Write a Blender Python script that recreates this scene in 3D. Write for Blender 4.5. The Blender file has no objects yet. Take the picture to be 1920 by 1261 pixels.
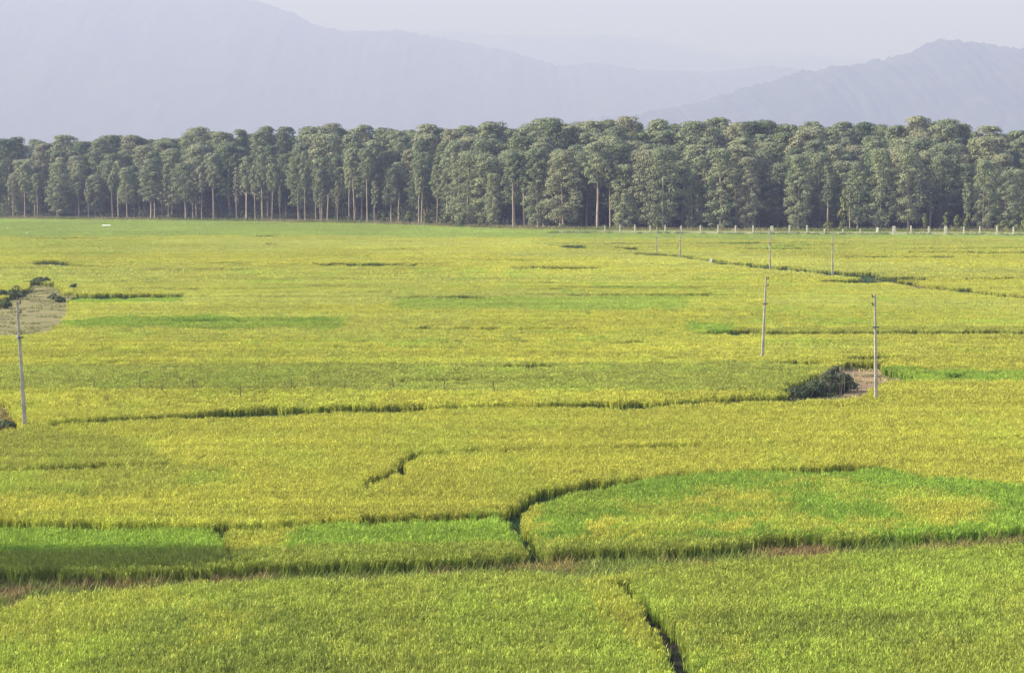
import bpy, math, random
import numpy as np
from mathutils import Vector, Matrix

# ------------------------------------------------------------------ camera, sky, sun, exposure
S = bpy.context.scene
C = S.collection
F, CX, CY, H0 = 3733.0, 960.0, 630.5, 20.0           # focal length in photo pixels, centre, eye height (m)
HZ = 330.0                                           # photo row of the true horizon
PITCH = math.atan((CY - HZ) / F)
cam_data = bpy.data.cameras.new('camera')
cam_data.sensor_width = 36.0
cam_data.lens = F / 1920 * 36
cam_data.clip_end = 60000
cam = bpy.data.objects.new('camera', cam_data); C.objects.link(cam)
cam.location = (0, 0, H0)
cam.rotation_euler = (math.pi / 2 - PITCH, 0, 0)
S.camera = cam

SUN_ELEV = math.radians(31)
SUN_H = Vector((-0.98, -0.18)).normalized()         # horizontal direction towards the sun
w = bpy.data.worlds.new("World"); S.world = w; w.use_nodes = True
nt = w.node_tree; nt.nodes.clear()
sky = nt.nodes.new('ShaderNodeTexSky'); sky.sky_type = 'NISHITA'; sky.sun_disc = False
sky.sun_elevation = SUN_ELEV; sky.sun_rotation = math.atan2(SUN_H.x, SUN_H.y)
sky.air_density = 1.0; sky.dust_density = 2.0; sky.ozone_density = 1.5
bg = nt.nodes.new('ShaderNodeBackground'); bg.inputs[1].default_value = 0.12
wo = nt.nodes.new('ShaderNodeOutputWorld')
nt.links.new(sky.outputs[0], bg.inputs[0]); nt.links.new(bg.outputs[0], wo.inputs[0])

sl = bpy.data.lights.new('sun', 'SUN'); sl.energy = 5.0; sl.angle = math.radians(0.6); sl.color = (1.0, 0.95, 0.88)
sun = bpy.data.objects.new('sun', sl); C.objects.link(sun)
sd = Vector((SUN_H.x * math.cos(SUN_ELEV), SUN_H.y * math.cos(SUN_ELEV), math.sin(SUN_ELEV)))
sun.rotation_euler = (-sd).to_track_quat('-Z', 'Y').to_euler()

S.view_settings.view_transform = 'Standard'; S.view_settings.look = 'None'
S.view_settings.exposure = 1.35; S.view_settings.gamma = 1.0

HAZE_DENSITY = 1.85e-4
HAZE_COLOR = (0.475, 0.515, 1.0)

# ------------------------------------------------------------------ helpers
cp, sp = math.cos(PITCH), math.sin(PITCH)
def P(px, py, z=0.0):
    """point of the horizontal plane at height z that a photo pixel looks at"""
    a = (px - CX) / F; b = (CY - py) / F
    dx, dy, dz = a, cp + b * sp, -sp + b * cp
    t = (z - H0) / dz
    return (t * dx, t * dy)
def proj(x, y, z):
    zc = cp * y - sp * (z - H0); yc = sp * y + cp * (z - H0)
    return CX + F * x / zc, CY - F * yc / zc

def vnoise(x, y, seed=0):
    xi = np.floor(x).astype(np.int64); yi = np.floor(y).astype(np.int64)
    fx = x - xi; fy = y - yi
    fx = fx * fx * (3 - 2 * fx); fy = fy * fy * (3 - 2 * fy)
    def h(a, b):
        n = (a * 374761393 + b * 668265263 + seed * 974634777) & 0xffffffff
        n = ((n ^ (n >> 13)) * 1274126177) & 0xffffffff
        n = n ^ (n >> 16)
        return (n & 0xffff) / 65535.0
    return (h(xi, yi) * (1 - fx) + h(xi + 1, yi) * fx) * (1 - fy) + (h(xi, yi + 1) * (1 - fx) + h(xi + 1, yi + 1) * fx) * fy
def fbm(x, y, seed=0, oct=4):
    s = 0; a = 0.5; t = 0
    for k in range(oct):
        s = s + a * vnoise(x * 2 ** k, y * 2 ** k, seed + k * 17); t += a; a *= 0.5
    return s / t

def mesh_np(name, verts, faces, mats, midx=None, smooth=False):
    """verts Nx3, faces list of (Mxk int arrays) all same k or list of such arrays"""
    if isinstance(faces, np.ndarray): faces = [faces]
    me = bpy.data.meshes.new(name)
    verts = np.asarray(verts, dtype=np.float32)
    me.vertices.add(len(verts)); me.vertices.foreach_set('co', verts.ravel())
    nl = sum(f.size for f in faces); nf = sum(len(f) for f in faces)
    me.loops.add(nl); me.polygons.add(nf)
    li = np.concatenate([f.ravel() for f in faces]).astype(np.int32)
    me.loops.foreach_set('vertex_index', li)
    tot = np.concatenate([np.full(len(f), f.shape[1]) for f in faces]).astype(np.int32)
    start = np.concatenate([[0], np.cumsum(tot)[:-1]]).astype(np.int32)
    me.polygons.foreach_set('loop_start', start)
    try: me.polygons.foreach_set('loop_total', tot)
    except Exception: pass
    if midx is not None: me.polygons.foreach_set('material_index', np.asarray(midx, dtype=np.int32))
    if smooth: me.polygons.foreach_set('use_smooth', np.ones(nf, dtype=bool))
    for m in mats: me.materials.append(m)
    me.update(calc_edges=True); me.validate()
    return me
def link(name, me, parent=None, loc=None):
    o = bpy.data.objects.new(name, me); C.objects.link(o)
    if parent: o.parent = parent
    if loc is not None: o.location = loc
    return o
def tag(o, label, cat, group=None, kind=None):
    o['label'] = label; o['category'] = cat
    if group: o['group'] = group
    if kind: o['kind'] = kind
    return o
def empty(name, loc, rz=0.0):
    o = bpy.data.objects.new(name, None); C.objects.link(o)
    o.location = loc; o.rotation_euler = (0, 0, rz); o.empty_display_size = 0.5
    return o

class MB:
    """collects boxes, tubes and strips; build() links them as one mesh"""
    def __init__(s): s.v = []; s.f = []
    def box(s, x0, x1, y0, y1, z0, z1, tx=1.0, ty=1.0):
        b = len(s.v); mx, my = (x0 + x1) / 2, (y0 + y1) / 2
        for z, kx, ky in ((z0, 1, 1), (z1, tx, ty)):
            for x, y in ((x0, y0), (x1, y0), (x1, y1), (x0, y1)):
                s.v.append((mx + (x - mx) * kx, my + (y - my) * ky, z))
        s.f += [(b, b+3, b+2, b+1), (b+4, b+5, b+6, b+7)] + [(b+i, b+(i+1) % 4, b+4+(i+1) % 4, b+4+i) for i in range(4)]
    def tube(s, pts, rad, n=7):
        b = len(s.v); pts = [Vector(p) for p in pts]
        for i, p in enumerate(pts):
            d = (pts[min(i+1, len(pts)-1)] - pts[max(i-1, 0)]).normalized()
            u = d.orthogonal().normalized(); v = d.cross(u)
            if i and u.dot(pu) < 0: u, v = -u, -v
            if i: u = (pu - d * pu.dot(d)).normalized(); v = d.cross(u)
            pu = u
            for k in range(n):
                a = 2 * math.pi * k / n
                s.v.append(tuple(p + (u * math.cos(a) + v * math.sin(a)) * rad[i]))
        for i in range(len(pts) - 1):
            for k in range(n):
                s.f.append((b+i*n+k, b+i*n+(k+1) % n, b+(i+1)*n+(k+1) % n, b+(i+1)*n+k))
        s.f.append(tuple(b + k for k in reversed(range(n)))); s.f.append(tuple(b + (len(pts)-1)*n + k for k in range(n)))
    def ball(s, c, r, n=8, m=5):
        pts = [(c[0], c[1], c[2] - r[2] * math.cos(math.pi * (i + .5) / m)) for i in range(m)]
        b = len(s.v)
        for i in range(m + 1):
            t = math.pi * i / m
            rr = max(math.sin(t), 0.02)
            for k in range(n):
                a = 2 * math.pi * k / n
                s.v.append((c[0] + r[0] * rr * math.cos(a), c[1] + r[1] * rr * math.sin(a), c[2] - r[2] * math.cos(t)))
        for i in range(m):
            for k in range(n):
                s.f.append((b+i*n+k, b+i*n+(k+1) % n, b+(i+1)*n+(k+1) % n, b+(i+1)*n+k))
    def build(s, name, mat, parent=None, smooth=False):
        me = bpy.data.meshes.new(name); me.from_pydata(s.v, [], s.f); me.materials.append(mat)
        if smooth:
            for p in me.polygons: p.use_smooth = True
        me.update()
        return link(name, me, parent)

# ------------------------------------------------------------------ materials
def new_mat(name):
    m = bpy.data.materials.new(name); m.use_nodes = True
    n = m.node_tree; n.nodes.clear()
    out = n.nodes.new('ShaderNodeOutputMaterial')
    return m, n, out
def N(n, t, **kw):
    x = n.nodes.new(t)
    for k, v in kw.items(): setattr(x, k, v)
    return x
def mixrgb(n, fac, a, b, blend='MIX'):
    m = n.nodes.new('ShaderNodeMix'); m.data_type = 'RGBA'; m.blend_type = blend
    for i, v in ((0, fac), (6, a), (7, b)):
        if hasattr(v, 'links') or isinstance(v, bpy.types.NodeSocket): n.links.new(v, m.inputs[i])
        elif i == 0: m.inputs[0].default_value = v
        else: m.inputs[i].default_value = (*v, 1)
    return m.outputs[2]
def ramp(n, src, stops):
    r = n.nodes.new('ShaderNodeValToRGB'); n.links.new(src, r.inputs[0])
    while len(r.color_ramp.elements) < len(stops): r.color_ramp.elements.new(0.5)
    for e, (p, c) in zip(r.color_ramp.elements, stops): e.position = p; e.color = (*c, 1)
    return r.outputs[0]
def noise(n, scale, detail=4, rough=0.55, coord='obj', stretch=None):
    t = N(n, 'ShaderNodeTexNoise'); t.inputs['Scale'].default_value = scale
    t.inputs['Detail'].default_value = detail; t.inputs['Roughness'].default_value = rough
    if coord == 'world': src = N(n, 'ShaderNodeNewGeometry').outputs['Position']
    else: src = N(n, 'ShaderNodeTexCoord').outputs['Object']
    if stretch:
        mp = N(n, 'ShaderNodeMapping'); mp.inputs['Scale'].default_value = stretch
        n.links.new(src, mp.inputs[0]); src = mp.outputs[0]
    n.links.new(src, t.inputs['Vector'])
    return t.outputs['Fac']
def rough_mat(name, stops, scale, detail=6, rgh=0.9, bump=0.0, coord='obj', stretch=None, scale2=None):
    m, n, out = new_mat(name)
    b = N(n, 'ShaderNodeBsdfPrincipled'); b.inputs['Roughness'].default_value = rgh
    b.inputs['Specular IOR Level'].default_value = 0.25
    f = noise(n, scale, detail, 0.6, coord, stretch)
    col = ramp(n, f, stops)
    if scale2:
        g = noise(n, scale2, 3, 0.6, coord)
        v = ramp(n, g, [(0.3, (0.65, 0.65, 0.65)), (0.7, (1.2, 1.2, 1.2))])
        col = mixrgb(n, 1.0, col, v, 'MULTIPLY')
    n.links.new(col, b.inputs['Base Color'])
    if bump:
        bp = N(n, 'ShaderNodeBump'); bp.inputs['Strength'].default_value = bump; bp.inputs['Distance'].default_value = 0.05
        n.links.new(f, bp.inputs['Height']); n.links.new(bp.outputs[0], b.inputs['Normal'])
    n.links.new(b.outputs[0], out.inputs[0])
    return m
def plant_mat(name, gain=(1, 1, 1), trans=0.35, spread=0.35, shift=(1.0, 1.0, 1.0)):
    """leaf colour = tint stored on each tuft x a random value per blade"""
    m, n, out = new_mat(name)
    at = N(n, 'ShaderNodeAttribute'); at.attribute_type = 'INSTANCER'; at.attribute_name = 'tint'
    geo = N(n, 'ShaderNodeNewGeometry')
    rr = ramp(n, geo.outputs['Random Per Island'], [(0.0, (1 - spread,) * 3), (0.55, (1, 1, 1)), (1.0, tuple((1 + spread * 1.1) * s for s in shift))])
    c = mixrgb(n, 1.0, at.outputs['Color'], rr, 'MULTIPLY')
    c = mixrgb(n, 1.0, c, gain, 'MULTIPLY')
    b = N(n, 'ShaderNodeBsdfPrincipled'); b.inputs['Roughness'].default_value = 0.6; b.inputs['Specular IOR Level'].default_value = 0.25
    t = N(n, 'ShaderNodeBsdfTranslucent')
    n.links.new(c, b.inputs['Base Color']); n.links.new(c, t.inputs['Color'])
    mx = N(n, 'ShaderNodeMixShader'); mx.inputs[0].default_value = trans
    n.links.new(b.outputs[0], mx.inputs[1]); n.links.new(t.outputs[0], mx.inputs[2]); n.links.new(mx.outputs[0], out.inputs[0])
    return m
def foliage_mat(name, stops, trans=0.25, spread=0.25):
    """tree leaves: colour varies from tree to tree and from leaf clump to leaf clump"""
    m, n, out = new_mat(name)
    oi = N(n, 'ShaderNodeObjectInfo'); geo = N(n, 'ShaderNodeNewGeometry')
    base = ramp(n, oi.outputs['Random'], stops)
    rr = ramp(n, geo.outputs['Random Per Island'], [(0.0, (1 - spread,) * 3), (1.0, (1 + spread,) * 3)])
    c = mixrgb(n, 1.0, base, rr, 'MULTIPLY')
    b = N(n, 'ShaderNodeBsdfPrincipled'); b.inputs['Roughness'].default_value = 0.65; b.inputs['Specular IOR Level'].default_value = 0.2
    t = N(n, 'ShaderNodeBsdfTranslucent')
    n.links.new(c, b.inputs['Base Color']); n.links.new(c, t.inputs['Color'])
    mx = N(n, 'ShaderNodeMixShader'); mx.inputs[0].default_value = trans
    n.links.new(b.outputs[0], mx.inputs[1]); n.links.new(t.outputs[0], mx.inputs[2]); n.links.new(mx.outputs[0], out.inputs[0])
    return m

M_BLADE = plant_mat('rice_leaf', (0.94, 1.0, 0.94), 0.40, 0.32)
M_EAR = plant_mat('rice_ear', (1.12, 1.10, 0.92), 0.35, 0.20)
M_GRASS = plant_mat('bank_grass_leaf', (1, 1, 1), 0.25, 0.5)
M_GROUND = rough_mat('soil', [(0.3, (0.035, 0.04, 0.018)), (0.55, (0.06, 0.062, 0.028)), (0.75, (0.10, 0.085, 0.05))], 0.35, bump=0.4, coord='world', scale2=3.0)
M_DIRT = rough_mat('bare_dirt', [(0.3, (0.24, 0.15, 0.085)), (0.55, (0.33, 0.215, 0.125)), (0.75, (0.41, 0.29, 0.18))], 0.9, bump=0.3, coord='world', scale2=0.25)
M_DRY = rough_mat('dry_ground', [(0.3, (0.17, 0.155, 0.062)), (0.5, (0.235, 0.205, 0.085)), (0.75, (0.30, 0.25, 0.11))], 0.12, bump=0.3, coord='world', scale2=2.0)
M_MUD = rough_mat('wet_mud', [(0.3, (0.028, 0.020, 0.014)), (0.7, (0.075, 0.052, 0.036))], 2.5, rgh=0.85, bump=0.3, coord='world')
M_CONC = rough_mat('weathered_concrete', [(0.25, (0.30, 0.27, 0.23)), (0.6, (0.42, 0.39, 0.34)), (0.8, (0.50, 0.47, 0.42))], 3.0, bump=0.2, scale2=0.7)
M_POST = rough_mat('post_concrete', [(0.25, (0.46, 0.42, 0.35)), (0.7, (0.66, 0.61, 0.53))], 1.5, bump=0.1)
M_WALL = rough_mat('low_wall', [(0.25, (0.34, 0.30, 0.23)), (0.5, (0.46, 0.41, 0.33)), (0.75, (0.25, 0.26, 0.15))], 0.15, bump=0.1)
M_IRON = rough_mat('dark_iron', [(0.3, (0.05, 0.045, 0.04)), (0.7, (0.10, 0.085, 0.07))], 8.0, rgh=0.6)
M_PORC = rough_mat('insulator_glaze', [(0.3, (0.10, 0.05, 0.035)), (0.7, (0.16, 0.09, 0.06))], 5.0, rgh=0.3)
M_PLATE = rough_mat('white_enamel', [(0.3, (0.72, 0.73, 0.72)), (0.8, (0.80, 0.80, 0.78))], 3.0, rgh=0.5)
M_WOOD = rough_mat('grey_wood', [(0.3, (0.06, 0.05, 0.04)), (0.7, (0.13, 0.11, 0.085))], 4.0)
M_WHITE = rough_mat('white_paint', [(0.3, (0.74, 0.74, 0.72)), (0.8, (0.82, 0.82, 0.80))], 2.0)
M_BARK = rough_mat('pale_bark', [(0.25, (0.13, 0.10, 0.08)), (0.5, (0.30, 0.24, 0.195)), (0.75, (0.46, 0.38, 0.32))], 0.5, coord='obj', stretch=(4, 4, 0.5))
M_LEAF = foliage_mat('tree_leaves', [(0.0, (0.17, 0.205, 0.118)), (0.35, (0.225, 0.255, 0.148)), (0.7, (0.265, 0.29, 0.165)), (1.0, (0.285, 0.28, 0.175))], .2)
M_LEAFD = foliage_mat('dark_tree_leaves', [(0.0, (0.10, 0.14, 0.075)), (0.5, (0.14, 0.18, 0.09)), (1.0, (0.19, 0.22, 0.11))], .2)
M_SHRUB = foliage_mat('shrub_leaves', [(0.0, (0.11, 0.14, 0.05)), (1.0, (0.19, 0.20, 0.07))])
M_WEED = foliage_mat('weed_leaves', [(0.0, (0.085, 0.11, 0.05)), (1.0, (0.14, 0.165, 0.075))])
M_THICK = foliage_mat('thicket_leaves', [(0.0, (0.060, 0.080, 0.042)), (1.0, (0.095, 0.115, 0.065))])
M_WISP = foliage_mat('wispy_seed_heads', [(0.0, (0.30, 0.24, 0.22)), (1.0, (0.36, 0.30, 0.26))])
M_HILL = rough_mat('hill_forest', [(0.3, (0.012, 0.028, 0.018)), (0.5, (0.035, 0.055, 0.03)), (0.7, (0.075, 0.09, 0.045))], 0.006, detail=9, coord='world', stretch=(1, .5, 1))

# ------------------------------------------------------------------ the wood's front edge and the terrain
EDGE_PX = [(-250, 409), (0, 412), (250, 414), (500, 418), (700, 422), (850, 428), (960, 432.5), (1150, 435), (1500, 437), (1920, 438), (2200, 438)]
EDGE = [P(*p) for p in EDGE_PX]
EX = np.array([e[0] for e in EDGE]); EY = np.array([e[1] for e in EDGE])
def edge_y(x): return np.interp(x, EX, EY)
def ground_z(x, y):
    d = np.clip(y - edge_y(x) - 4, 0, None)
    return np.where(d < 120, d * 0.09, 10.8)
xs = np.concatenate([np.linspace(-20500, -420, 24), np.linspace(-400, 400, 81), np.linspace(420, 20500, 24)])
ys = np.concatenate([np.linspace(-1500, 600, 12), np.linspace(640, 1200, 57), np.linspace(1300, 29500, 34)])
gx, gy = np.meshgrid(xs, ys)
gv = np.stack([gx, gy, ground_z(gx, gy)], -1).reshape(-1, 3)
nx, ny = len(xs), len(ys)
ii = (np.arange(ny - 1)[:, None] * nx + np.arange(nx - 1)[None, :]).ravel()
gf = np.stack([ii, ii + 1, ii + 1 + nx, ii + nx], 1)
o = link('ground', mesh_np('ground', gv, gf, [M_GROUND], smooth=True))
o['kind'] = 'structure'; o['label'] = 'flat dark soil under the rice fields and the wood'

def sheet(name, pix, z, mat, label, bulge=0.0, zpix=0.0, seed=0):
    """flat irregular patch lying on the ground"""
    pts = [P(px, py, zpix) for px, py in pix]
    out = []
    rng = random.Random(seed)
    for i in range(len(pts)):
        a = Vector(pts[i]); b = Vector(pts[(i + 1) % len(pts)])
        k = max(2, min(30, int((b - a).length / 1.2)))
        for j in range(k):
            p = a.lerp(b, j / k)
            out.append((p.x + rng.uniform(-.25, .25), p.y + rng.uniform(-.35, .35)))
    me = bpy.data.meshes.new(name)
    me.from_pydata([(x, y, z) for x, y in out], [], [tuple(range(len(out)))])
    if me.polygons[0].normal.z < 0: me.flip_normals()
    me.materials.append(mat)
    o = link(name, me); o['kind'] = 'structure'; o['label'] = label
    return o

# ------------------------------------------------------------------ hills
def hills(name, prof, D, depth, label, seed, x0, x1, cell):
    """prof: photo skyline (px, py) of the ridge at distance D"""
    pxs = np.array([p[0] for p in prof], float); pys = np.array([p[1] for p in prof], float)
    X = np.arange((x0 - CX) / F * D, (x1 - CX) / F * D, cell)
    nY = int(2 * depth / (cell * 2.0))
    V = np.linspace(-1, 1, nY)
    gx, gv_ = np.meshgrid(X, V)
    spur = (fbm(gx / 900, gv_ * 1.2, seed, 4) - 0.5)
    Y = D + gv_ * depth + 500 * spur * 0
    prof_y = np.interp(gx / D * F + CX, pxs, pys)
    top = (HZ - prof_y) / F * D + H0
    fall = np.clip(1 - np.abs(gv_) ** 1.25, 0, 1)
    fall = fall * (1 + 0.55 * spur * np.clip(np.abs(gv_) * 3, 0, 1))
    Z = 8 + (top - 8) * fall
    Z = np.maximum(Z + (fbm(gx / 45, Y / 90, seed + 5, 3) - 0.5) * 34 + (vnoise(gx / cell / 1.7, Y / cell / 3, seed + 9) - .5) * 15, 4)
    # pull the crest back onto the photographed skyline
    cur = np.max((Z - H0) / Y, axis=0); want = (HZ - np.interp(X / D * F + CX, pxs, pys)) / F
    jag = (vnoise(X / 16, X * 0, seed + 3) - .5) * 24 / D + (fbm(X / 60, X * 0, seed + 4, 3) - .5) * 22 / D
    Z = H0 + (Z - H0) * ((want + jag) / np.maximum(cur, 1e-4))[None, :]
    Z = np.maximum(Z, 4)
    v = np.stack([gx, Y, Z], -1).reshape(-1, 3)
    n1 = len(X); ii = (np.arange(nY - 1)[:, None] * n1 + np.arange(n1 - 1)[None, :]).ravel()
    f = np.stack([ii, ii + 1, ii + 1 + n1, ii + n1], 1)
    o = link(name, mesh_np(name, v, f, [M_HILL]))
    o['kind'] = 'structure'; o['label'] = label
    return o
hills('hills', [(-900, -60), (-300, -50), (0, -30), (150, -12), (250, -1), (300, 2), (345, -6), (440, -1), (500, 10), (560, 30), (600, 52), (650, 62), (750, 60), (800, 70),
                (850, 78), (950, 98), (1050, 126), (1100, 121), (1140, 124), (1200, 133), (1330, 138), (1440, 126), (1500, 135), (1600, 150), (1900, 190), (2400, 230)],
      18500, 4200, 'high hazy blue ridge falling from the left to the centre', 3, -700, 2300, 20)
hills('hills', [(500, 280), (900, 245), (1200, 215), (1330, 188), (1420, 160), (1500, 136), (1560, 128), (1620, 118), (1700, 100), (1730, 84), (1760, 77), (1830, 83), (1870, 90), (1920, 95), (2050, 90), (2400, 120)],
      12400, 2700, 'nearer hazy blue wooded hill on the right', 21, 700, 2300, 15)
hills('hills', [(-500, 80), (500, 60), (850, 62), (1000, 72), (1150, 68), (1300, 95), (1380, 110), (1500, 105), (1700, 120), (2400, 110)],
      26500, 2000, 'faintest ridge far behind the others, almost lost in haze', 31, -500, 2300, 36)

# ------------------------------------------------------------------ layout of the fields, measured on the photograph and laid on the canopy plane
CAN = 0.92      # canopy height
# gaps between the plots: (points, width in photo pixels at each point)
LINES = [
 ([(1165,1086),(1185,1104),(1205,1126),(1235,1158),(1252,1185),(1268,1215),(1285,1262),(1296,1300)], [15,18,22,32,42,52,64,78], 'mud'),
 ([(-80,979),(0,979),(120,979),(220,982),(300,981),(410,984),(520,980),(640,972),(760,969),(880,965),(955,961)], [9,9,13,12,8,7,9,9,11,8,7], 'green'),
 ([(408,984),(418,1006),(426,1025),(434,1048)], [18,18,16,16], 'green'),
 ([(955,961),(966,972),(976,990),(992,1015),(1002,1042)], [28,28,26,26,30], 'green'),
 ([(955,961),(968,951),(985,940),(1020,925),(1060,914),(1100,906),(1130,904),(1180,897),(1220,891),(1310,884)], [20,22,22,20,17,16,12,7,5,3], 'green'),
 ([(1310,884),(1400,880),(1480,877),(1530,876),(1600,874),(1660,870)], [3,3,7,11,9,3], 'green'),
 ([(690,903),(698,896),(712,890),(750,879)], [17,15,12,10], 'green'),
 ([(752,880),(754,862)], [17,17], 'green'),
 ([(752,862),(765,855),(792,849)], [14,12,8], 'green'),
 ([(792,847),(880,843),(980,840),(1080,838),(1180,835),(1250,833),(1310,830)], [2,4,3,2,3,6,6], 'green'),
 ([(1310,829),(1420,828),(1525,825)], [2,2,3], 'green'),
 ([(905,797),(940,815),(980,838)], [2,3,2], 'green'),
 ([(90,794),(150,787),(250,781),(330,777),(400,773),(480,768),(560,768),(620,765),(700,763),(800,761)], [8,7,6,8,14,18,13,11,14,10], 'green'),
 ([(800,760),(900,757),(1000,757),(1080,755)], [7,6,6,7], 'green'),
 ([(1080,755),(1150,756),(1200,757),(1260,752),(1330,748),(1400,746),(1480,744),(1560,742)], [10,12,14,10,8,8,10,8], 'green'),
 ([(0,878),(100,875),(170,870),(250,868),(320,867)], [3,6,8,5,2], 'green'),
 ([(168,764),(190,750),(215,737)], [5,5,4], 'green'),
 ([(915,684),(980,684),(1060,682)], [3,6,3], 'green'),
 ([(1300,623),(1370,621),(1480,622),(1600,621),(1700,621),(1800,621),(1960,622)], [2,8,7,6,7,7,7], 'green'),
 ([(1335,650),(1348,643),(1354,633)], [3,5,5], 'green'),
 ([(1590,668),(1640,668),(1692,665)], [4,8,3], 'green'),
 ([(1445,677),(1480,676),(1550,679)], [2,6,4], 'brown'),
 ([(200,652),(228,656)], [2,4], 'green'), ([(196,680),(235,672)], [5,4], 'green'), ([(60,680),(90,680)], [3,3], 'green'),
 ([(140,554),(200,554),(260,553),(345,553)], [9,8,6,5], 'green'),
 ([(336,556),(342,570),(353,586)], [4,2,3], 'green'),
 ([(245,609),(258,604)], [6,8], 'green'), ([(330,600),(400,598),(455,600)], [2,5,4], 'green'),
 ([(58,492),(90,491),(125,493)], [4,8,8], 'green'), ([(125,495),(160,497),(205,500)], [5,3,3], 'brown'), ([(-30,502),(60,502),(120,503)], [2,2,2], 'brown'),
 ([(955,501),(1000,501),(1060,502),(1125,501)], [3,4,4,3], 'brown'),
 ([(735,575),(748,568)], [3,3], 'green'), ([(745,556),(840,556),(880,555),(918,557)], [2,3,5,4], 'green'), ([(742,552),(748,560)], [3,4], 'green'),
 ([(1098,578),(1103,588)], [4,4], 'green'), ([(1118,602),(1122,614)], [5,5], 'green'), ([(700,613),(800,613),(960,614),(1110,613)], [2,4,4,3], 'green'),
 ([(1050,461),(1105,462)], [4,6], 'green'), ([(1150,463),(1200,466)], [2,4], 'green'), ([(1020,459),(1050,461)], [2,2], 'green'),
 ([(1180,474),(1270,479),(1335,489),(1440,500),(1500,506),(1560,511),(1600,514),(1650,516)], [2,5,6,7,6,7,9,11], 'green'),
 ([(1525,524),(1580,526),(1648,526)], [2,5,8], 'green'),
 ([(1648,522),(1700,530),(1752,538),(1820,545),(1930,557)], [7,8,7,6,7], 'brown'),
 ([(1660,519),(1720,520),(1750,523)], [3,6,4], 'green'),
 ([(1340,455),(1430,455)], [2,3], 'green'), ([(1430,462),(1600,456)], [1.5,1.5], 'green'), ([(1700,472),(1930,473)], [1.5,3], 'green'), ([(1800,522),(1910,520)], [1.5,2], 'green'),
 ([(0,447),(140,446),(190,446)], [1.5,2,2], 'green'), ([(60,446),(95,458),(120,468)], [1.5,2,1.5], 'green'), ([(490,456),(520,457)], [2,3], 'green'), ([(470,442),(520,442)], [1,2], 'green'),
 ([(1770,702),(1785,702),(1800,701)], [8,8,8], 'green'),
 ([(820,640),(1000,638)], [1.5,2], 'green'), ([(500,648),(840,649)], [1.5,2], 'green'), ([(1140,641),(1220,640)], [3,4], 'green'),
 ([(845,592),(868,597)], [3,3], 'green'), ([(578,583),(635,584)], [2,3], 'green'), ([(0,640),(200,655),(330,656)], [2,2,1.5], 'green'),
 ([(640,548),(740,546)], [1.5,2], 'green'), ([(360,547),(560,547)], [1,1.5], 'green'), ([(540,488),(560,489)], [2,2], 'green'),
 ([(1180,662),(1192,668)], [3,4], 'green'), ([(782,655),(790,668)], [2,3], 'green'), ([(540,1128),(545,1145)], [8,10], 'green'), ([(462,1170),(470,1192)], [6,8], 'green'),
]
# open areas without rice (photo outline at canopy height)
OPEN = [
 ('bund', [(-120,1062),(0,1064),(150,1066),(300,1064),(430,1056),(445,1052),(700,1047),(850,1043),(1000,1034),(1030,1028),(1100,1022),(1180,1020),(1300,1022),(1400,1010),(1480,998),(1560,1003),(1650,998),(1760,992),(1920,985),(2040,980),
           (2040,1011),(1920,1016),(1800,1022),(1650,1029),(1500,1038),(1330,1051),(1200,1058),(1150,1075),(1090,1081),(1000,1070),(850,1072),(700,1083),(560,1083),(430,1088),(300,1094),(130,1108),(60,1116),(30,1130),(-120,1134)]),
 ('dirt', [(-120,556),(0,558),(28,545),(50,538),(50,527),(103,527),(125,545),(145,540),(146,548),(132,560),(134,580),(124,598),(104,619),(60,626),(-120,630)]),
 ('dirt', [(1470,722),(1500,705),(1545,690),(1560,680),(1590,676),(1655,676),(1668,690),(1730,706),(1665,714),(1645,725),(1622,745),(1560,748),(1470,748)]),
 ('brown', [(-120,742),(0,745),(22,755),(34,778),(40,800),(0,806),(-120,806)]),
]
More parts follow.
